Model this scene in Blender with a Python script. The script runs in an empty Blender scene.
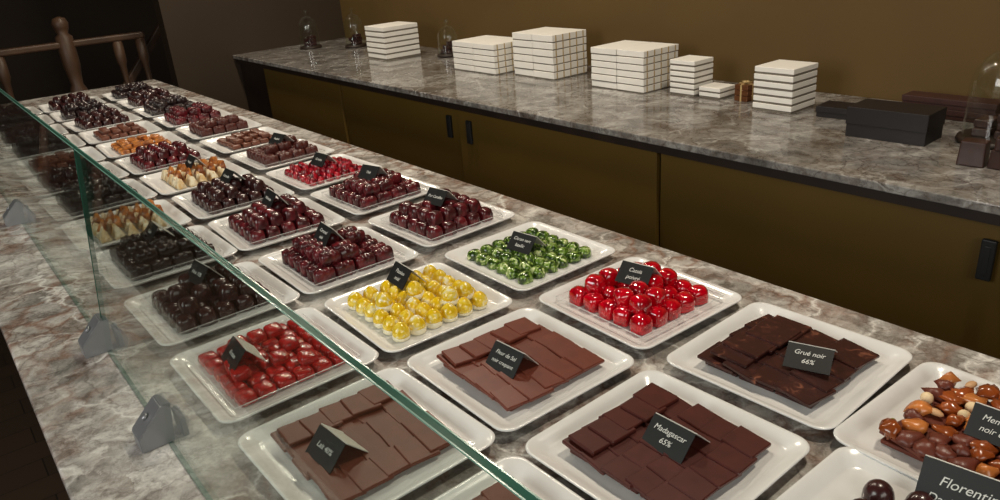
import bpy, bmesh, math, random
from mathutils import Vector, Matrix, Euler
random.seed(7)
H=0.6; CT=0.92
scene=bpy.context.scene
try: scene.view_settings.view_transform='Standard'
except Exception: pass
def s2l(c):
    return tuple(((v/255)/12.92 if v/255<=0.04045 else (((v/255)+0.055)/1.055)**2.4) for v in c)+(1.0,)
# ---------------------------------------------------------------- materials
def newmat(name):
    m=bpy.data.materials.new(name); m.use_nodes=True
    nt=m.node_tree; b=nt.nodes['Principled BSDF']
    return m,nt,b
def N(nt,t,**kw):
    n=nt.nodes.new(t)
    for k,v in kw.items():
        if k in n.inputs: n.inputs[k].default_value=v
        else: setattr(n,k,v)
    return n
def ramp(nt,stops,interp='LINEAR'):
    r=nt.nodes.new('ShaderNodeValToRGB'); cr=r.color_ramp; cr.interpolation=interp
    while len(cr.elements)<len(stops): cr.elements.new(0.5)
    for e,(p,c) in zip(cr.elements,stops): e.position=p; e.color=c
    return r
def coords(nt): return nt.nodes.new('ShaderNodeTexCoord').outputs['Object']
def plain(name,rgb,rough=0.5,metal=0,spec=0.5,var=0.12,scale=20,bump=0.0,coat=0):
    m,nt,b=newmat(name); co=coords(nt)
    n=N(nt,'ShaderNodeTexNoise',Scale=scale,Detail=4.0); nt.links.new(co,n.inputs['Vector'])
    c=s2l(rgb); lo=tuple(v*(1-var) for v in c[:3])+(1,); hi=tuple(min(1,v*(1+var)) for v in c[:3])+(1,)
    r=ramp(nt,[(0.3,lo),(0.7,hi)]); nt.links.new(n.outputs['Fac'],r.inputs['Fac']); nt.links.new(r.outputs['Color'],b.inputs['Base Color'])
    b.inputs['Roughness'].default_value=rough; b.inputs['Metallic'].default_value=metal
    b.inputs['Specular IOR Level'].default_value=spec; b.inputs['Coat Weight'].default_value=coat
    b.inputs['Coat Roughness'].default_value=0.08
    if bump:
        bp=N(nt,'ShaderNodeBump',Strength=bump,Distance=0.002); nt.links.new(n.outputs['Fac'],bp.inputs['Height']); nt.links.new(bp.outputs['Normal'],b.inputs['Normal'])
    return m
def two(name,a,bc,scale,lo,hi,rough=0.3,coat=0,c3=None):
    m,nt,b=newmat(name); co=coords(nt)
    n=N(nt,'ShaderNodeTexNoise',Scale=scale,Detail=3.0,Distortion=1.0); nt.links.new(co,n.inputs['Vector'])
    st=[(lo,s2l(a)),(hi,s2l(bc))]
    if c3: st.append((min(1,hi+0.12),s2l(c3)))
    r=ramp(nt,st); nt.links.new(n.outputs['Fac'],r.inputs['Fac']); nt.links.new(r.outputs['Color'],b.inputs['Base Color'])
    b.inputs['Roughness'].default_value=rough; b.inputs['Coat Weight'].default_value=coat; b.inputs['Coat Roughness'].default_value=0.06
    return m
def marble(name,mult=1.0,rough=0.13,scale=15,brown=1.0):
    m,nt,b=newmat(name); L=nt.links.new; co=coords(nt)
    k=mult
    def C(r,g,bb): return tuple(min(1,x*k) for x in s2l((r,g,bb))[:3])+(1,)
    def mixc(fac,a,c,mode='MIX'):
        mx=N(nt,'ShaderNodeMix',data_type='RGBA',blend_type=mode)
        if isinstance(fac,float): mx.inputs[0].default_value=fac
        else: L(fac,mx.inputs[0])
        for s,i in ((a,6),(c,7)):
            if isinstance(s,tuple): mx.inputs[i].default_value=s
            else: L(s,mx.inputs[i])
        return mx.outputs[2]
    def mul(a,c):
        f=N(nt,'ShaderNodeMath',operation='MULTIPLY'); L(a,f.inputs[0])
        if isinstance(c,float): f.inputs[1].default_value=c
        else: L(c,f.inputs[1])
        return f.outputs[0]
    def warp(scale,amt,detail=4.0):
        d=N(nt,'ShaderNodeTexNoise',Scale=scale,Detail=detail,Roughness=0.6); L(co,d.inputs['Vector'])
        vs=N(nt,'ShaderNodeVectorMath',operation='SUBTRACT'); L(d.outputs['Color'],vs.inputs[0]); vs.inputs[1].default_value=(.5,.5,.5)
        vm=N(nt,'ShaderNodeVectorMath',operation='SCALE'); L(vs.outputs[0],vm.inputs[0]); vm.inputs['Scale'].default_value=amt
        va=N(nt,'ShaderNodeVectorMath',operation='ADD'); L(co,va.inputs[0]); L(vm.outputs[0],va.inputs[1]); return va.outputs[0]
    W=warp(12.0,0.10,6.0); W2=warp(4.0,0.30,8.0)
    v=N(nt,'ShaderNodeTexVoronoi',Scale=float(scale)); L(W,v.inputs['Vector'])
    sep=N(nt,'ShaderNodeSeparateColor'); L(v.outputs['Color'],sep.inputs[0])
    frag=ramp(nt,[(0.0,C(112,109,105)),(0.25,C(164,161,156)),(0.45,C(214,211,206)),(0.6,C(142,135,127)),(0.8,C(226,223,218)),(1.0,C(128,114,104))])
    L(sep.outputs[0],frag.inputs['Fac'])
    cl=N(nt,'ShaderNodeTexNoise',Scale=8.0,Detail=9.0,Roughness=0.7,Distortion=0.3); L(W2,cl.inputs['Vector'])
    clr=ramp(nt,[(0.36,C(74,72,70)),(0.45,C(142,138,133)),(0.53,C(182,178,172)),(0.64,C(238,236,231))]); L(cl.outputs['Fac'],clr.inputs['Fac'])
    c=mixc(0.52,frag.outputs['Color'],clr.outputs['Color'])
    ve=N(nt,'ShaderNodeTexVoronoi',feature='DISTANCE_TO_EDGE',Scale=float(scale)); L(W,ve.inputs['Vector'])
    r3=ramp(nt,[(0.0,(1,1,1,1)),(0.06,(.6,.6,.6,1)),(0.17,(0,0,0,1))]); L(ve.outputs['Distance'],r3.inputs['Fac'])
    zn=N(nt,'ShaderNodeTexNoise',Scale=3.0,Detail=5.0,Roughness=.6); L(W2,zn.inputs['Vector'])
    zr=ramp(nt,[(0.42,(0.08,0.08,0.08,1)),(0.58,(brown,)*3+(1,))]); L(zn.outputs['Fac'],zr.inputs['Fac'])
    c=mixc(mul(mul(r3.outputs['Color'],zr.outputs['Color']),.85),c,C(124,86,68))
    c=mixc(mul(zr.outputs['Color'],.07),c,C(162,130,108))
    n2=N(nt,'ShaderNodeTexNoise',Scale=38.0,Detail=8.0,Roughness=0.75); L(W,n2.inputs['Vector'])
    r2=ramp(nt,[(0.34,(0.48,0.46,0.44,1)),(0.5,(1,1,1,1)),(0.66,(1.25,1.25,1.25,1))]); L(n2.outputs['Fac'],r2.inputs['Fac'])
    c=mixc(0.9,c,r2.outputs['Color'],'MULTIPLY')
    bk=N(nt,'ShaderNodeTexNoise',Scale=6.0,Detail=2.0); L(co,bk.inputs['Vector'])
    bkr=ramp(nt,[(0.42,(0,0,0,1)),(0.58,(1,1,1,1))]); L(bk.outputs['Fac'],bkr.inputs['Fac'])
    vw=N(nt,'ShaderNodeTexVoronoi',feature='DISTANCE_TO_EDGE',Scale=7.0); L(W2,vw.inputs['Vector'])
    rw=ramp(nt,[(0.0,(.85,.85,.85,1)),(0.02,(.4,.4,.4,1)),(0.06,(0,0,0,1))]); L(vw.outputs['Distance'],rw.inputs['Fac'])
    c=mixc(mul(rw.outputs['Color'],bkr.outputs['Color']),c,C(240,238,233))
    vd=N(nt,'ShaderNodeTexVoronoi',feature='DISTANCE_TO_EDGE',Scale=10.0); L(W2,vd.inputs['Vector'])
    rd=ramp(nt,[(0.0,(1,1,1,1)),(0.018,(.5,.5,.5,1)),(0.05,(0,0,0,1))]); L(vd.outputs['Distance'],rd.inputs['Fac'])
    c=mixc(mul(rd.outputs['Color'],zn.outputs['Fac']),c,C(86,68,58))
    L(c,b.inputs['Base Color']); b.inputs['Roughness'].default_value=rough
    return m
def glassy(name,tint=(0.93,0.97,0.95),f0=0.05,gain=0.9):
    m=bpy.data.materials.new(name); m.use_nodes=True; nt=m.node_tree; nt.nodes.clear(); L=nt.links.new
    out=nt.nodes.new('ShaderNodeOutputMaterial'); mix=nt.nodes.new('ShaderNodeMixShader')
    t=nt.nodes.new('ShaderNodeBsdfTransparent'); t.inputs[0].default_value=tint+(1,)
    g=nt.nodes.new('ShaderNodeBsdfGlossy'); g.inputs['Roughness'].default_value=0.01; g.inputs[0].default_value=(1,1,1,1)
    lw=nt.nodes.new('ShaderNodeLayerWeight'); lw.inputs['Blend'].default_value=0.5
    p=N(nt,'ShaderNodeMath',operation='POWER'); L(lw.outputs['Facing'],p.inputs[0]); p.inputs[1].default_value=5
    ma=N(nt,'ShaderNodeMath',operation='MULTIPLY_ADD'); L(p.outputs[0],ma.inputs[0]); ma.inputs[1].default_value=gain; ma.inputs[2].default_value=f0
    L(ma.outputs[0],mix.inputs[0]); L(t.outputs[0],mix.inputs[1]); L(g.outputs[0],mix.inputs[2]); L(mix.outputs[0],out.inputs[0])
    return m
M={}
M['marble']=marble('counter_marble',0.95,brown=.95)
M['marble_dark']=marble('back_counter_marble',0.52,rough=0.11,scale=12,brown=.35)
M['plate']=plain('white_porcelain',(228,227,226),0.18,var=0.02)
M['glass']=glassy('glass_sheet')
M['acryl']=glassy('acrylic_sheet',(0.97,0.97,0.97),0.04,0.6)
M['acryledge']=plain('acrylic_edge',(205,205,205),0.2,var=0.03)
M['gedge']=plain('glass_green_edge',(44,92,78),0.15,var=0.2,scale=6)
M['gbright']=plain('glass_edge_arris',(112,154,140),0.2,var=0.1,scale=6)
M['steel']=plain('brushed_steel',(140,142,145),0.35,metal=0.6,var=0.05)
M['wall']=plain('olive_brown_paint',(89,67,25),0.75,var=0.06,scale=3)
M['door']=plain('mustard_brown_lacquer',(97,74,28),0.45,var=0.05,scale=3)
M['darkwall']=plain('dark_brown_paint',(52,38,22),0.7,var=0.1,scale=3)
M['darkwood']=plain('dark_wood',(40,28,20),0.5,var=0.3,scale=8)
M['rail']=plain('walnut_wood',(76,54,38),0.5,var=0.25,scale=10)
M['black']=plain('black_card',(20,20,21),0.55,var=0.1)
M['blackbox']=plain('black_paper_box',(22,16,16),0.5,var=0.1)
M['redbox']=plain('brown_paper_box',(60,32,27),0.5,var=0.1)
M['whitebox']=plain('white_paper_box',(240,237,230),0.55,var=0.02)
M['boxgap']=plain('box_base_grey',(120,112,100),0.6,var=0.05)
M['gold']=plain('gold_ribbon',(186,160,110),0.4,var=0.1)
M['copper']=plain('copper_foil',(120,76,46),0.35,metal=0.5,var=0.2)
M['chalk']=plain('chalk_ink',(225,225,220),0.7,var=0.02)
M['cardwhite']=plain('white_card',(215,213,205),0.7,var=0.02)
M['ceil']=plain('ceiling_paint',(60,50,42),0.8,var=0.05,scale=2)
# chocolate
M['c_65']=plain('dark_red_chocolate',(76,32,27),0.36,var=0.16,scale=50)
M['c_milk']=plain('milk_chocolate',(106,50,36),0.4,var=0.12,scale=50)
M['c_milk2']=plain('milk_chocolate_light',(104,52,36),0.45,var=0.12,scale=50,spec=.35)
M['c_nib']=two('nibbed_chocolate',(54,24,20),(68,32,26),60,0.50,0.63,0.34,0.0,(130,80,60))
M['c_dark']=plain('dark_chocolate',(54,26,26),0.26,var=0.25,scale=60,coat=0.2)
M['c_darkred']=two('dark_ruby_chocolate',(64,20,24),(104,26,34),35,0.42,0.62,0.27,0.2)
M['c_black']=plain('bitter_chocolate',(38,24,24),0.26,var=0.3,scale=60,coat=0.2)
M['c_brown']=plain('brown_chocolate',(104,58,42),0.4,var=0.2,scale=60)
M['c_blockdark']=plain('dark_brown_blocks',(54,30,24),0.4,var=0.2,scale=60)
M['c_red']=two('red_cocoa_butter',(200,2,26),(140,2,16),50,0.42,0.68,0.10,0.9)
M['c_rasp']=two('raspberry_chocolate',(180,16,38),(84,8,16),70,0.4,0.65,0.2,0.5)
M['c_strawb']=two('strawberry_flecked',(184,30,28),(140,18,20),90,0.48,0.62,0.26,0.3,(240,120,90))
M['c_yel']=two('yellow_painted_shell',(228,188,20),(240,212,80),70,0.42,0.56,0.2,0.4,(248,242,214))
M['c_ywhite']=plain('white_chocolate_base',(244,236,206),0.3,var=0.05)
M['c_green']=two('green_painted_shell',(38,60,18),(112,146,52),80,0.42,0.56,0.18,0.5,(226,232,176))
M['c_cream']=two('cream_fudge',(240,224,192),(216,178,120),40,0.45,0.62,0.45)
M['c_orange']=two('candied_peel',(206,130,60),(130,70,34),40,0.42,0.6,0.35,0.2)
M['n_hazel']=plain('hazelnut',(232,206,164),0.5,var=0.12)
M['n_apricot']=plain('dried_apricot',(196,118,58),0.3,var=0.25,coat=0.3)
M['n_fig']=plain('candied_orange',(146,70,28),0.2,var=0.35,coat=0.4)
M['n_pist']=plain('pistachio',(116,130,50),0.5,var=0.2)
M['n_almond']=plain('almond',(204,160,116),0.5,var=0.15)

def floor_mat():
    m,nt,b=newmat('dark_oak_floor'); co=coords(nt); L=nt.links.new
    br=N(nt,'ShaderNodeTexBrick',Scale=1.0); br.inputs['Brick Width'].default_value=1.2; br.inputs['Row Height'].default_value=0.12
    br.inputs['Mortar Size'].default_value=0.002
    br.inputs['Color1'].default_value=s2l((66,52,38)); br.inputs['Color2'].default_value=s2l((56,44,33)); br.inputs['Mortar'].default_value=s2l((30,24,18))
    L(co,br.inputs['Vector']); L(br.outputs['Color'],b.inputs['Base Color']); b.inputs['Roughness'].default_value=0.5
    return m
M['floor']=floor_mat()

# ---------------------------------------------------------------- mesh helpers
def grab(bm,smooth=True,mat=0):
    bm.verts.ensure_lookup_table(); bm.verts.index_update()
    vs=[v.co.copy() for v in bm.verts]; fs=[tuple(v.index for v in f.verts) for f in bm.faces]
    bm.free(); return dict(v=vs,f=fs,m=[mat]*len(fs),s=smooth)
def rbox(w,d,h,bev=0.002,seg=2,smooth=False,mat=0,taper=1.0):
    bm=bmesh.new(); bmesh.ops.create_cube(bm,size=1)
    for v in bm.verts:
        t=taper if v.co.z>0 else 1
        v.co=Vector((v.co.x*w*t,v.co.y*d*t,(v.co.z+0.5)*h))
    if bev>0: bmesh.ops.bevel(bm,geom=bm.edges[:],offset=bev,segments=seg,affect='EDGES',profile=0.5)
    return grab(bm,smooth,mat)
def lathe(profile,n=16,mat=0,smooth=True,sq=1.0,lob=0,amp=0,twist=0):
    vs=[];fs=[]
    for i,(r,z) in enumerate(profile):
        for j in range(n):
            a=2*math.pi*j/n
            c,s=math.cos(a),math.sin(a)
            rr=r*(1+amp*math.cos(lob*(a+twist*z)))
            x=rr*math.copysign(abs(c)**sq,c); y=rr*math.copysign(abs(s)**sq,s)
            vs.append(Vector((x,y,z)))
    for i in range(len(profile)-1):
        for j in range(n):
            a=i*n+j; b=i*n+(j+1)%n
            fs.append((a,b,b+n,a+n))
    fs.append(tuple(range(n-1,-1,-1))); t=(len(profile)-1)*n; fs.append(tuple(range(t,t+n)))
    return dict(v=vs,f=fs,m=[mat]*len(fs),s=smooth)
class Acc:
    def __init__(s): s.v=[];s.f=[];s.m=[];s.s=[]
    def add(s,p,mx=Matrix.Identity(4),mat=None):
        o=len(s.v); s.v+= [mx@v for v in p['v']]
        s.f+=[tuple(i+o for i in f) for f in p['f']]
        s.m+= p['m'] if mat is None else [mat]*len(p['f'])
        s.s+=[p['s']]*len(p['f'])
    def box(s,x0,x1,y0,y1,z0,z1,mat=0,bev=0.0,seg=2):
        p=rbox(x1-x0,y1-y0,z1-z0,bev,seg,False,mat)
        s.add(p,Matrix.Translation(((x0+x1)/2,(y0+y1)/2,z0)),mat)
    def build(s,name,mats,loc=(0,0,0),rot=0,parent=None):
        me=bpy.data.meshes.new(name); me.from_pydata([tuple(v) for v in s.v],[],s.f)
        for m in mats: me.materials.append(M[m] if isinstance(m,str) else m)
        for p,mi,sm in zip(me.polygons,s.m,s.s): p.material_index=mi; p.use_smooth=sm
        me.update()
        o=bpy.data.objects.new(name,me); scene.collection.objects.link(o)
        o.location=loc; o.rotation_euler=(0,0,rot)
        if parent: o.parent=parent
        return o
def T(x,y,z,rz=0,rx=0,ry=0,sc=1.0):
    return Matrix.Translation((x,y,z))@Matrix.Rotation(rz,4,'Z')@Matrix.Rotation(ry,4,'Y')@Matrix.Rotation(rx,4,'X')@Matrix.Scale(sc,4)
def simple_box(name,x0,x1,y0,y1,z0,z1,mat,bev=0.0):
    a=Acc(); a.box(x0-0,x1,y0,y1,z0,z1,0,bev)
    return a.build(name,[mat])

# ---------------------------------------------------------------- room
XW=2.52; YE=4.92
simple_box('floor',-2.7,2.62,-2.0,8.6,-0.1,0,'floor')
simple_box('ceiling',-2.7,2.62,-2.0,8.6,2.9,3.0,'ceil')
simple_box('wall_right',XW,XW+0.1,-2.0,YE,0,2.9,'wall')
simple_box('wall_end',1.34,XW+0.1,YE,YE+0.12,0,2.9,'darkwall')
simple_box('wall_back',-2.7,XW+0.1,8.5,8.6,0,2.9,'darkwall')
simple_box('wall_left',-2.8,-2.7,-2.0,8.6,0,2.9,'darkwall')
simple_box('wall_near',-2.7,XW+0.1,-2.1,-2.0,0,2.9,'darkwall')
simple_box('baseboard_end',1.34,1.66,YE-0.015,YE,0,0.1,'darkwood')

# ---------------------------------------------------------------- display counter
e=bpy.data.objects.new('display_counter',None); scene.collection.objects.link(e)
a=Acc(); a.box(0.012,1.086,-0.9,4.42,CT-0.035,CT,0,0.004); a.build('marble_top',['marble'],parent=e)
a=Acc(); a.box(0.05,1.05,-0.86,4.38,0.08,CT-0.035,0,0.002); a.box(0.1,1.0,-0.8,4.34,0.0,0.08,0)
for i in range(6): a.box(0.04,0.05,-0.8+i*0.87,-0.8+i*0.87+0.83,0.12,CT-0.08,0,0.002)
a.build('cabinet_body',['darkwood'],parent=e)

# ---------------------------------------------------------------- back counter
e=bpy.data.objects.new('back_counter',None); scene.collection.objects.link(e)
XB=2.85*H
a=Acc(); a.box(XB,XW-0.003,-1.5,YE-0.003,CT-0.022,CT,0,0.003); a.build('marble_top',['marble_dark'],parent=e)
a=Acc(); a.box(XB+0.07,XW-0.005,-1.48,YE-0.005,0.0,CT-0.022,0)
a.box(XB+0.015,XB+0.07,-1.48,YE-0.005,CT-0.05,CT-0.022,0); a.box(XB+0.02,XB+0.07,-1.48,YE-0.005,0.0,0.08,0)
a.build('carcass',['darkwood'],parent=e)
sp=[-1.46,0.45,1.455,2.50,3.53,4.50,YE-0.01]
for i in range(len(sp)-1):
    off=0.0 if i%2==0 else 0.012
    a=Acc(); a.box(XB+0.022+off,XB+0.04+off,sp[i]+0.003,sp[i+1]-0.003,0.085,CT-0.052,0,0.0015)
    a.build('sliding_door_%d'%(i+1),['door' if i<5 else 'darkwood'],parent=e)
for y,off in ((0.53,0),(0.37,0.012),(2.575,0.012),(2.42,0.0)):
    a=Acc(); xx=XB+0.022+off
    a.box(xx-0.012,xx,y-0.015,y+0.015,CT-0.18,CT-0.085,0,0.003); a.box(xx-0.013,xx-0.009,y-0.006,y+0.006,CT-0.165,CT-0.1,0,0.001)
    a.build('pull_handle',['black'],parent=e)

# ---------------------------------------------------------------- glass guard
e=bpy.data.objects.new('glass_sneeze_guard',None); scene.collection.objects.link(e)
gx0=0.141; gx1=0.182; gh=0.341; gt=0.0065
def pane(name,y0,y1):
    d=Vector((gx1-gx0,0,gh)).normalized(); n=Vector((-d.z,0,d.x))
    b0=Vector((gx0,0,CT+0.001)); t0=Vector((gx1,0,CT+gh))
    P=[]
    for y in (y0,y1):
        for base in (b0,t0):
            for k in (0,1):
                q=base+n*(gt*(k-0.5)); P.append(Vector((q.x,y,q.z)))
    f=[(0,4,6,2),(1,3,7,5),(0,1,5,4),(2,6,7,3),(0,2,3,1),(4,5,7,6)]
    m=[0,0,1,1,1,1]
    a=Acc(); a.add(dict(v=P,f=f,m=m,s=False))
    o=a.build(name,['glass','gedge'],parent=e)
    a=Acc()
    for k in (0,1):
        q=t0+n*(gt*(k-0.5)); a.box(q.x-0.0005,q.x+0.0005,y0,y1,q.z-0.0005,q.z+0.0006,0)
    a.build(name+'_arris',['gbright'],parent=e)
pane('glass_pane_1',-0.85,1.292); pane('glass_pane_2',1.300,4.38)
for y in (0.35,0.97,1.31,2.22,3.2,4.0):
    a=Acc(); w=0.019
    prof=[(gx0-0.048,0),(gx0-0.006,0),(gx0+0.001,0.058),(gx0-0.012,0.058),(gx0-0.048,0.022)]
    vs=[Vector((px,yy,pz)) for yy in (-w,w) for px,pz in prof]
    n=len(prof); fs=[tuple(range(n)),tuple(range(2*n-1,n-1,-1))]+[(i,i+n,(i+1)%n+n,(i+1)%n) for i in range(n)]
    bm=bmesh.new(); bv=[bm.verts.new(v) for v in vs]
    for f in fs: bm.faces.new([bv[i] for i in f])
    bmesh.ops.recalc_face_normals(bm,faces=bm.faces[:]); bmesh.ops.bevel(bm,geom=bm.edges[:],offset=0.0015,segments=2,affect='EDGES')
    a.add(grab(bm,False,0)); a.box(gx0+0.006,gx0+0.014,-w,w,0,0.03,0,0.0015)
    a.add(lathe([(0.005,0),(0.005,0.003),(0.004,0.004)],12),T(gx0-0.03,0,0.041,0,0,-0.75))
    a.build('glass_clamp',['steel'],(0.012,y,CT),parent=e)

# ---------------------------------------------------------------- plates
def rsq(half,z,r,seg=6):
    pts=[]; half*=1.03; r=min(r,half*0.98)
    for cx,cy,a0 in ((1,1,0),(-1,1,90),(-1,-1,180),(1,-1,270)):
        for i in range(seg+1):
            t=math.radians(a0+90*i/seg)
            pts.append(Vector((cx*(half-r)+r*math.cos(t),cy*(half-r)+r*math.sin(t),z)))
    return pts
def loft(rings,smooth=True,mat=0):
    n=len(rings[0]); vs=[p for r in rings for p in r]; fs=[]
    for i in range(len(rings)-1):
        for j in range(n):
            a=i*n+j;b=i*n+(j+1)%n; fs.append((a,b,b+n,a+n))
    fs.append(tuple(range(n-1,-1,-1))); t=(len(rings)-1)*n; fs.append(tuple(range(t,t+n)))
    return dict(v=vs,f=fs,m=[mat]*len(fs),s=smooth)
PF=0.0065
plate_p=loft([rsq(.088,0,.018),rsq(.092,0.0005,.02),rsq(.116,.0105,.022),rsq(.1215,.0145,.023),rsq(.1225,.0162,.0235),rsq(.1215,.0174,.023),rsq(.1185,.0168,.022),rsq(.110,.0125,.019),rsq(.104,.0080,.017),rsq(.100,PF,.016),rsq(.090,PF,.015)])
plate_me=None
def plate(x,y,rot):
    global plate_me
    if plate_me is None:
        a=Acc(); a.add(plate_p); o=a.build('serving_plate',['plate'],(x,y,CT),rot); plate_me=o.data; return o
    o=bpy.data.objects.new('serving_plate',plate_me); scene.collection.objects.link(o); o.location=(x,y,CT); o.rotation_euler=(0,0,rot); return o

def tray(x,y,rot,half=0.086,ht=0.02):
    a=Acc(); t=0.0014
    z0=PF+0.0003
    for sx,sy in ((1,0),(-1,0),(0,1),(0,-1)):
        if sx: a.box(sx*half-t/2,sx*half+t/2,-half,half,z0,z0+ht,0); a.box(sx*half-t/2,sx*half+t/2,-half,half,z0+ht,z0+ht+0.0005,1)
        else: a.box(-half,half,sy*half-t/2,sy*half+t/2,z0,z0+ht,0); a.box(-half,half,sy*half-t/2,sy*half+t/2,z0+ht,z0+ht+0.0005,1)
    return a.build('acrylic_tray',['acryl','acryledge'],(x,y,CT),rot)

R=random.uniform
def sup(e,r,h,z0=0.0,n=6):
    pr=[(r,z0)]
    for i in range(n+1):
        t=math.pi/2*i/n
        pr.append((max(r*math.cos(t)**e,r*0.04),z0+0.002+ (h-0.002)*math.sin(t)**e))
    return pr
P_tab=rbox(.043,.043,.0055,.0012,1)
P_tabw=rbox(.052,.052,.0055,.0012,1)
P_slab=rbox(.060,.056,.005,.001,1)
P_dome=lathe(sup(0.85,.0155,.022),14)
P_peak=lathe([(.0140,0),(.0150,.004),(.0146,.009),(.0126,.0145),(.0090,.019),(.0048,.0225),(.0006,.024)],14)
P_base=lathe([(.0135,0),(.0148,.002),(.0150,.010)],14,mat=1)
P_ridge=lathe(sup(0.6,.0165,.028),24,sq=0.62,lob=8,amp=0.05,twist=60)
def logp(L=.042,Wd=.0270,Hh=.029):
    nx=14;ny=10;vs=[];fs=[]
    for i in range(nx+1):
        u=i/nx*2-1; endf=(1-abs(u)**8)**.5*0.65+.35
        g=1-0.08*(0.5-0.5*math.cos(2*math.pi*3*(i/nx)))
        for j in range(ny+1):
            t=math.pi*j/ny; c=math.cos(t); s=math.sin(t)
            y=math.copysign(abs(c)**.5,c)*Wd/2*endf*g; z=(abs(s)**.5)*Hh*(endf*.5+.5)*g
            vs.append(Vector((u*L/2,y,z)))
    for i in range(nx):
        for j in range(ny):
            a=i*(ny+1)+j; fs.append((a,a+1,a+ny+2,a+ny+1))
        fs.append((i*(ny+1),(i+1)*(ny+1),(i+1)*(ny+1)+ny,i*(ny+1)+ny))
    fs.append(tuple(range(ny,-1,-1))); b=nx*(ny+1); fs.append(tuple(range(b,b+ny+1)))
    return dict(v=vs,f=fs,m=[0]*len(fs),s=True)
P_log=logp()
P_sq=rbox(.028,.028,.014,.003,2,True)
P_pil=rbox(.0295,.0295,.017,.006,3,True,taper=.9)
P_heart=lathe(sup(0.75,.0152,.018),16,lob=3,amp=0.07)
P_redb=lathe([(.0142,0),(.0162,.003),(.0164,.015),(.0154,.022),(.0118,.0265),(.0067,.0285),(.0008,.029)],20,sq=.72,lob=5,amp=.04)
P_berry=lathe(sup(0.9,.0105,.019),12,lob=6,amp=0.08)
def wedge():
    bm=bmesh.new(); pr=[(-.013,0),(.013,0),(.002,.030),(-.002,.030)]
    A=[bm.verts.new((x,-.016,z)) for x,z in pr]; B=[bm.verts.new((x*.9,.016,z*.85)) for x,z in pr]
    bm.faces.new(A[::-1]); bm.faces.new(B)
    for i in range(4): bm.faces.new((A[i],A[(i+1)%4],B[(i+1)%4],B[i]))
    bmesh.ops.recalc_face_normals(bm,faces=bm.faces[:])
    bmesh.ops.bevel(bm,geom=bm.edges[:],offset=.0015,segments=2,affect='EDGES'); return grab(bm,True,0)
P_wedge=wedge()
P_oval=lathe([(0.0004,-.007),(.004,-.0055),(.0065,-.002),(.007,.001),(.0055,.0045),(.003,.0065),(.0004,.0072)],10)
def chunk(seed):
    rr=random.Random(seed); bm=bmesh.new(); bmesh.ops.create_icosphere(bm,subdivisions=2,radius=.009)
    ax=Vector((rr.uniform(1,1.5),rr.uniform(.8,1.2),rr.uniform(.55,.8))); ph=rr.uniform(0,6)
    for v in bm.verts:
        d=v.co.normalized(); f=1+.16*math.sin(5*d.x+ph)+.13*math.sin(6*d.y+2*ph)+.1*math.sin(7*d.z+ph)
        v.co=Vector((v.co.x*ax.x,v.co.y*ax.y,v.co.z*ax.z))*f
    return grab(bm,True,0)
P_ch=[chunk(i) for i in range(6)]

def grid(nx,ny,px,py): return [((i-(nx-1)/2)*px,(j-(ny-1)/2)*py) for i in range(nx) for j in range(ny)]
def c_tablets(a,n=5,pitch=.0340,slab=False):
    P=P_slab if slab else P_tab
    for gx,gy in grid(3,3,.055,.055): a.add(P_tabw,T(gx,gy,PF+.0002,R(-.03,.03)),0)
    for i in range(n):
        for j in range(n):
            x=(i-(n-1)/2)*pitch; y=(j-(n-1)/2)*pitch
            jit=.09 if not slab else .12
            a.add(P,T(x+R(-.003,.003),y+R(-.003,.003),PF+.0085+.0009*((i*3+j)%3)+R(0,.001),R(-jit,jit),R(.07,.11),R(.05,.08)),0)
    if slab:
        for k in range(5): a.add(P,T(-.045+k*.024+R(-.004,.004),.048-k*.003,PF+.017+(k%2)*.003,R(-.12,.12),R(.02,.07),R(.02,.07)),0)
    else:
        for k in range(5): a.add(P,T(-.06+k*.030,.062-.004*(k%2),PF+.0165+.001*(k%2),R(-.12,.12),R(.03,.08),R(.06,.1)),0)
def c_grid(a,P,nx,ny,px,py,jit=.1,layer2=0,h=.02,base=False,rz=0,full=False):
    pts=grid(nx,ny,px,py)
    for gx,gy in pts:
        z=PF+.0005
        if base: a.add(P_base,T(gx,gy,z)); z+=.006
        a.add(P,T(gx+R(-.0015,.0015),gy+R(-.0015,.0015),z,rz+R(-jit,jit),R(-.04,.04),R(-.04,.04)),0)
    if layer2:
        up=[(gx+px/2,gy+py/2) for gx,gy in pts if gx+px<nx*px/2 and gy+py<ny*py/2]
        if not full: random.shuffle(up)
        for gx,gy in up[:layer2]:
            z=PF+h*.82
            if base: a.add(P_base,T(gx,gy,z)); z+=.006
            a.add(P,T(gx+R(-.001,.001),gy,z+R(0,.002),rz+R(-jit*1.5,jit*1.5),R(-.12,.12),R(-.12,.12)),0)
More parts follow.
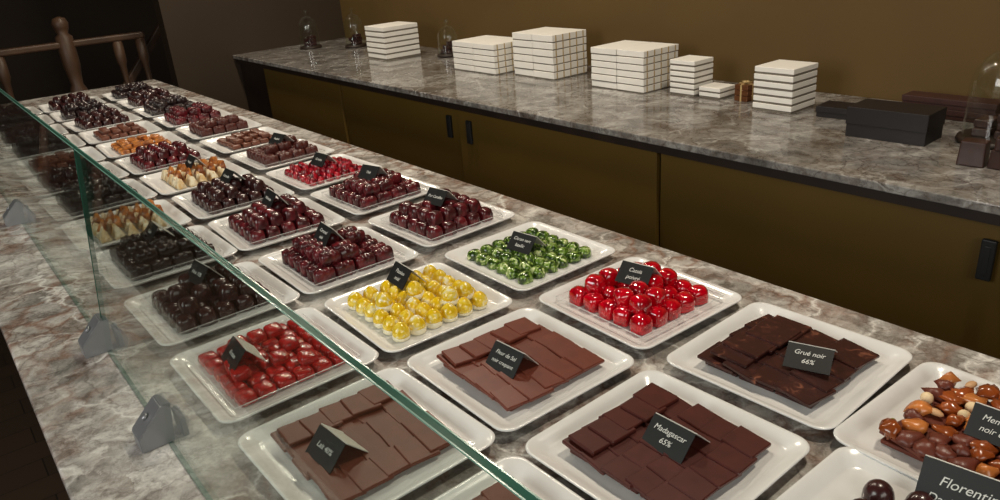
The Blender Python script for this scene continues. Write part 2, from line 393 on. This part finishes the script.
def make(kind):
    a=Acc(); n='chocolates'
    if kind in('c_65','c_milk','c_milk2'):
        c_tablets(a); return a,{'c_65':'dark_chocolate_tablets','c_milk':'milk_chocolate_tablets','c_milk2':'milk_chocolate_tablets'}[kind],[kind]
    if kind=='nib': c_tablets(a,4,.039,True); return a,'cocoa_nib_chocolate_slabs',['c_nib']
    if kind=='red': c_grid(a,P_redb,5,5,.0345,.0345,.3,9,.026,full=False); return a,'red_painted_bonbons',['c_red']
    if kind=='green': c_grid(a,P_heart,6,6,.0305,.0305,.6,0); return a,'green_speckled_bonbons',['c_green']
    if kind=='yellow': c_grid(a,P_peak,6,6,.0312,.0312,.5,4,.024,True); return a,'yellow_domed_bonbons',['c_yel','c_ywhite']
    if kind=='darkred':
        c_grid(a,P_log,4,6,.0435,.0292,.05,11,.027); return a,'dark_ruby_bonbons',['c_darkred']
    if kind=='dark':
        c_grid(a,P_ridge,5,5,.0345,.0345,.15,12,.026); return a,'dark_ridged_bonbons',['c_dark']
    if kind=='darksq':
        c_grid(a,P_ridge,5,5,.0350,.0350,.05,13,.027)
        return a,'dark_chocolate_squares',['c_darkred']
    if kind=='bitter': c_grid(a,P_log,4,6,.0435,.0290,.08,10,.026); return a,'bitter_chocolate_bonbons',['c_black']
    if kind=='rasp': c_grid(a,P_berry,7,7,.0245,.0245,.6,20,.017); return a,'raspberry_bonbons',['c_rasp']
    if kind=='strawb': c_grid(a,P_pil,6,6,.0300,.0300,.12,9,.016); return a,'strawberry_flecked_bonbons',['c_strawb']
    if kind=='brown': c_grid(a,P_sq,5,5,.032,.032,.1,12,.014); return a,'brown_praline_squares',['c_brown']
    if kind=='brown2': c_grid(a,P_log,4,6,.043,.028,.08,6,.024); return a,'praline_logs',['c_65']
    if kind=='cream':
        c_grid(a,P_wedge,5,5,.031,.033,.15,0); 
        for i,(gx,gy) in enumerate(grid(5,2,.031,.06)): a.add(P_wedge,T(gx+.006,gy,PF+.016,R(-.3,.3),0,.2),1)
        return a,'cream_fudge_wedges',['c_cream','c_orange']
    if kind=='orange': 
        c_grid(a,P_sq,5,5,.034,.034,.3,12,.014); return a,'candied_orange_pieces',['c_orange']
    if kind=='nuts':
        for gx,gy in grid(3,3,.055,.055):
            a.add(P_tabw,T(gx,gy,PF+.0003,R(-.08,.08),0,0,1.04),0)
        for gx,gy in grid(3,3,.052,.052):
            a.add(P_tabw,T(gx+R(-.005,.005),gy+R(-.005,.005),PF+.0085,R(-.4,.4),R(.02,.12),R(.02,.12),1.04),0)
        random.seed(3)
        for gx,gy in grid(8,8,.0215,.0215):
            k=random.choices([1,2,3,4,5,0,6],[3,4,7,1,2,1,4])[0]
            if k==0: continue
            x=gx+R(-.006,.006); y=gy+R(-.006,.006); z=PF+.0185
            if k==1: a.add(P_oval,T(x,y,z+.004,R(0,6),R(.8,1.5),0,1.1),k)
            elif k==4: a.add(P_oval,T(x,y,z+.002,R(0,6),1.5,0,.6),k)
            elif k==5: a.add(P_oval,T(x,y,z+.003,R(0,6),1.5,0,1.0)@Matrix.Diagonal((.8,.55,1.4,1)),k)
            elif k==6: a.add(random.choice(P_ch),T(x,y,z+.001,R(0,6),0,R(-.3,.3),1.25),0)
            else: a.add(random.choice(P_ch),T(x,y,z+.002,R(0,6),R(-.3,.3),R(-.3,.3),R(1.1,1.5)),k)
        return a,'mendiant_nut_slabs',['c_milk','n_hazel','n_apricot','n_fig','n_pist','n_almond']
    if kind=='truffle':
        for x,y in ((.070,.058),(.083,.020),(.03,.055),(-.05,-.05),(.0,-.05),(.05,-.05)): a.add(P_dome,T(x,y,PF+.0003,R(0,3),0,0,1.05),0)
        return a,'dark_truffles',['c_dark']

def label(x,y,z,lines,yaw=0.30,lean=0.42,w=.060,hh=.038,size=.0098):
    e=bpy.data.objects.new('label_card',None); scene.collection.objects.link(e)
    e.location=(x,y,z); e.rotation_euler=(0,0,-math.pi/2+yaw)
    th=.0006
    def panel(nm,mats,h):
        a=Acc(); a.box(-w/2,w/2,-th,th,0,h,0,0)
        return a.build(nm,mats,parent=e)
    c,s=math.cos(lean),math.sin(lean)
    f=panel('card_front',['black'],hh); f.rotation_euler=(-lean,0,0)
    b=panel('card_back',['cardwhite'],hh); b.rotation_euler=(lean,0,0); b.location=(0,2*hh*s+.0016,0)
    n=len(lines)
    for i,t in enumerate(lines):
        cu=bpy.data.curves.new('chalk_text','FONT'); cu.body=t; cu.align_x='CENTER'; cu.align_y='CENTER'
        cu.size=size if len(t)<11 else size*10.5/len(t); cu.shear=.25; cu.extrude=.0001
        cu.materials.append(M['chalk'])
        o=bpy.data.objects.new('chalk_text_%d'%(i+1),cu); scene.collection.objects.link(o); o.parent=e
        zz=hh*(0.5+ (( (n-1)/2-i)*0.33))
        o.rotation_euler=(math.pi/2-lean,0,0.0)
        o.location=(0, zz*s-(th+.0004)*c, zz*c+(th+.0004)*s)
    return e

row1=['nuts','nib','red','green','darksq','darkred','rasp','brown2','brown','brown2','darkred','bitter','dark','bitter']
row2=['truffle','c_65','c_milk','yellow','darkred','darksq','dark','cream','darksq','orange','brown','dark','bitter','dark']
row3=[None,'c_milk2','c_milk2','strawb','dark','bitter','cream','bitter','dark','brown','bitter','dark','bitter','dark']
Y1=[.39,.830,1.300,1.785,2.30,2.80,3.29,3.78,4.27,4.76,5.25,5.74,6.23,6.72]
Y2=[.36,.815,1.283,1.755,2.26,2.78,3.27,3.76,4.25,4.74,5.23,5.72,6.21,6.70]
Y3=[0,.80,1.28,1.765,2.26,2.79,3.28,3.77,4.26,4.75,5.24,5.73,6.22,6.71]
labels={(1,0):(['Mendiant','noir 66%'],-.03,-.015),(1,1):(['Grué noir','66%'],-.03,-.045),(1,2):(['Cassis','poivré'],-.02,0),(1,3):(['Citron vert','basilic'],-.025,.005),
(1,4):(['Pur Caraïbe'],-.02,.0),(1,5):(['Thé'],-.02,.0),(1,6):(['Griotte'],-.02,0),(1,7):(['Praliné'],-.02,0),
(2,1):(['Madagascar','65%'],-.02,-.01),(2,2):(['Fleur de Sel','noir craquant'],-.045,-.01),(2,3):(['Passion','miel'],-.01,.055),(2,4):(['Caramel','salé'],-.03,.01),(2,5):(['Noisette'],-.01,.02),(2,6):(['Cannelle'],-.01,.02),(2,7):(['Nougat'],-.01,.02),
(3,2):(['Lait 40%'],-.07,-.01),(3,3):(['Fraise'],-.07,.0),(3,4):(['Noir 70%'],-.02,.02),(3,5):(['Café'],-.02,.02),(3,1):(['Lait'],-.05,0)}
top={'c_65':.022,'c_milk':.022,'c_milk2':.022,'nib':.026,'red':.046,'green':.024,'yellow':.034,'darkred':.052,'darksq':.052,'dark':.049,'bitter':.050,'rasp':.034,'strawb':.032,'brown':.030,'brown2':.048,'cream':.036,'orange':.030,'nuts':.032,'truffle':.0075}
for r,(X,Ys,row) in enumerate((( 1.460,Y1,row1),(0.997,Y2,row2),(0.555,Y3,row3)),1):
    for k,(yy,kind) in enumerate(zip(Ys,row)):
        if kind is None: continue
        x=X*H*0.985+R(-.003,.003); y=yy*H*0.978; rot=R(-.04,.04)
        if kind=='truffle': x=1.03*H
        plate(x,y,rot)
        a,nm,mats=make(kind); a.build(nm,mats,(x,y,CT+.0002),rot)
        if kind in('red','darksq','darkred','dark','rasp','strawb','bitter','brown2') and k<9: tray(x,y,rot,.0985,.012)
        if (r,k) in labels:
            ln,dx,dy=labels[(r,k)]
            lean=R(.6,.8) if not(r==1 and k==1) else 1.0
            yw=R(-.08,.1) if not(r==1 and k==1) else .35
            if r==1 and k>1: yw+=.15
            label(x+dx,y+dy,CT+top[kind]+.001,ln,yw,lean)
label(1.175*H,.325*H,CT+.0085,['Florentin','Dark & Blanc'],.15,.5,.09,.058,.0145)

# ---------------------------------------------------------------- boxes on the back counter
def white_stack(name,x,y,w,d,n,t=.02,cols=1,rot=0,dots=False):
    e=bpy.data.objects.new(name,None); scene.collection.objects.link(e); e.location=(x,y,CT); e.rotation_euler=(0,0,rot)
    z=.0005
    a=Acc(); g=.14 if dots else .28
    for i in range(n):
        for c in range(cols):
            yc=(c-(cols-1)/2)*(d+.003)
            j=R(-.0015,.0015)
            a.box(-w/2+.0015+j,w/2-.0015+j,yc-d/2+.0015,yc+d/2-.0015,z,z+t*g,1)
            a.box(-w/2+j,w/2+j,yc-d/2,yc+d/2,z+t*g,z+t-.0004,0,.001,1)
            if dots and c==0:
                for q in range(5):
                    xx=-w/2+w*(q+.5)/5+j
                    a.box(xx-.003,xx+.003,yc-d/2-.0006,yc-d/2,z+t*.1,z+t-.001,2)
        z+=t
    a.build('boxes',['whitebox','boxgap','gold'],parent=e)
white_stack('white_gift_box_stack',3.68*H,6.25*H,.22,.20,6,.029)
white_stack('white_gift_box_stack',3.72*H,4.83*H,.21,.16,5,.027,2,0,True)
white_stack('white_gift_box_stack',3.80*H,4.22*H,.20,.13,6,.031,2,0,True)
white_stack('white_gift_box_stack',3.78*H,3.38*H,.20,.135,6,.026,2,0,True)
white_stack('white_gift_box_stack',3.80*H,2.93*H,.11,.11,6,.021)
white_stack('white_gift_box_stack',3.80*H,2.74*H,.09,.09,2,.019)
white_stack('white_gift_box_stack',3.74*H,2.26*H,.14,.14,6,.0235)
e=bpy.data.objects.new('copper_gift_box_stack',None); scene.collection.objects.link(e); e.location=(3.80*H,2.54*H,CT)
a=Acc()
for i in range(3):
    a.box(-.03,.03,-.026,.026,i*.019+.0003,i*.019+.018,0,.0015); 
a.box(-.031,.031,-.003,.003,.0,.058,1); a.box(-.003,.003,-.027,.027,.0,.058,1)
a.add(lathe([(.002,.057),(.012,.060),(.015,.064),(.006,.067)],12,lob=4,amp=.3),mat=1)
a.build('boxes',['copper','gold'],parent=e)
def lidbox(name,x,y,w,d,h,mat,rot=0,n=1):
    e=bpy.data.objects.new(name,None); scene.collection.objects.link(e); e.location=(x,y,CT); e.rotation_euler=(0,0,rot)
    a=Acc()
    for i in range(n):
        z=i*h+.0003
        a.box(-w/2+.002,w/2-.002,-d/2+.002,d/2-.002,z,z+h*.5,0,.001); a.box(-w/2,w/2,-d/2,d/2,z+h*.42,z+h-.0005,0,.0015)
    a.build('box',[mat],parent=e)
lidbox('black_gift_box',3.50*H,1.55*H,.12,.215,.084,'blackbox',.05,1)
lidbox('black_flat_box',3.74*H,1.87*H,.09,.19,.034,'blackbox',.08)
lidbox('brown_flat_box',3.98*H,1.50*H,.07,.26,.03,'redbox',.0,2)
def cloche(name,x,y,r,h,content=None,base='darkwood'):
    e=bpy.data.objects.new(name,None); scene.collection.objects.link(e); e.location=(x,y,CT)
    a=Acc(); a.add(lathe([(r*1.12,.0003),(r*1.16,.006),(r*1.12,.014),(r*1.05,.016)],32)); a.build('base',[base],parent=e)
    pr=[(r,.0165)]+[(r,h*.3),(r*.99,h*.6)]+[(r*math.cos(t)*.99,h*.6+(h*.4)*math.sin(t)) for t in [math.pi/2*i/8 for i in range(1,8)]]+[(.006,h*1.0)]
    p=lathe(pr,32); p['f']=p['f'][:-2]; p['m']=p['m'][:-2]
    a=Acc(); a.add(p); a.add(lathe([(.006,h),(.005,h+.008),(.012,h+.018),(.013,h+.026),(.006,h+.034)],16)); a.build('glass_dome',['glass'],parent=e)
    if content:
        a=Acc()
        for i in range(5): a.add(rbox(r*.8,r*.5,.02,.002,1),T(R(-.01,.01),(i%2-.5)*r*.7,.017+(i//2)*.021,R(-.2,.2)))
        a.build('contents',[content],parent=e)
cloche('glass_cloche',3.66*H,1.18*H,.080,.24,'c_blockdark')
cloche('glass_cloche',3.95*H,5.75*H,.055,.16,'c_dark')
cloche('glass_cloche',3.85*H,7.30*H,.06,.20,'c_dark')
cloche('glass_cloche',3.55*H,7.75*H,.06,.20,'c_dark')
e=bpy.data.objects.new('chocolate_block_stack',None); scene.collection.objects.link(e); e.location=(3.27*H,1.06*H,CT)
a=Acc()
a.add(rbox(.045,.06,.06,.003,2,taper=.9),T(0,.037,.0003,.1)); a.add(rbox(.05,.07,.045,.003,2,taper=.9),T(.01,-.035,.0003,-.1)); a.add(rbox(.045,.06,.03,.003,2),T(.01,-.035,.0458,.2))
a.build('blocks',['c_blockdark'],parent=e)

# ---------------------------------------------------------------- stair balustrade
e=bpy.data.objects.new('stair_balustrade',None); scene.collection.objects.link(e)
YB=5.4; a=Acc()
a.box(-1.2,1.33,YB-.03,YB+.03,1.055,1.095,0,.01); a.box(-1.2,1.33,YB-.02,YB+.02,.10,.14,0,.005)
post=[(.035,.0),(.035,.25),(.02,.28),(.03,.36),(.036,.46),(.024,.62),(.016,.80),(.022,.90),(.032,.93),(.032,1.055)]
for x in (-1.0,-.7,-.4,-.1,.2,.5,1.16,1.30): a.add(lathe(post,14),T(x,YB,0),0)
new=[(.05,0),(.05,.5),(.035,.53),(.05,.62),(.05,.8),(.035,.83),(.042,.9),(.05,.95),(.05,1.12),(.03,1.14),(.042,1.17),(.048,1.20),(.035,1.23),(.01,1.24)]
a.add(lathe(new,18),T(.87,YB,0),0)
L=math.hypot(1.2,.9)
bx=rbox(.05,.05,L,.008,2); a.add(bx,T(.86,YB+.25,.35,0,0,math.atan2(.8,.9)),0)
for i in range(4): a.add(lathe([(.016,0),(.016,.5)],10),T(.95+i*.16,YB+.25,.0,0),0)
a.build('rails_and_posts',['rail'],parent=e)

# ---------------------------------------------------------------- lights
def area(name,loc,rot,sx,sy,pw,col,shape='RECTANGLE'):
    l=bpy.data.lights.new(name,'AREA'); l.shape=shape; l.size=sx; l.size_y=sy; l.energy=pw; l.color=col
    o=bpy.data.objects.new(name,l); scene.collection.objects.link(o); o.location=loc; o.rotation_euler=rot; return o
for y in (0.45,2.0,3.2,4.4):
    area('ceiling_spotlight',(1.45,y,2.85),(0,math.radians(8),0),.16,.16,18,(1,.88,.70),'DISK')
area('window_light',(-2.6,1.2,1.9),(0,math.radians(-78),0),2.4,1.6,100,(1.0,.97,.93))
area('window_light',(-0.6,-1.9,2.0),(math.radians(70),0,0),2.2,1.4,40,(1.0,.95,.86))
w=bpy.data.worlds.new('world'); scene.world=w; w.use_nodes=True
w.node_tree.nodes['Background'].inputs[0].default_value=(.5,.45,.4,1); w.node_tree.nodes['Background'].inputs[1].default_value=.15

# ---------------------------------------------------------------- camera
Yc=Vector((-640,268,-750)).normalized(); Xc=Vector((1050,400,-750)).normalized()
Zc=Xc.cross(Yc).normalized(); Xc=Yc.cross(Zc).normalized()
Rm=Matrix((Xc,Yc,Zc)).to_4x4()
cam=bpy.data.cameras.new('camera'); cam.sensor_width=36; cam.lens=27; cam.clip_start=.02
co=bpy.data.objects.new('camera',cam); scene.collection.objects.link(co)
co.matrix_world=Matrix.Translation((0,0,CT+H))@Rm
scene.camera=co
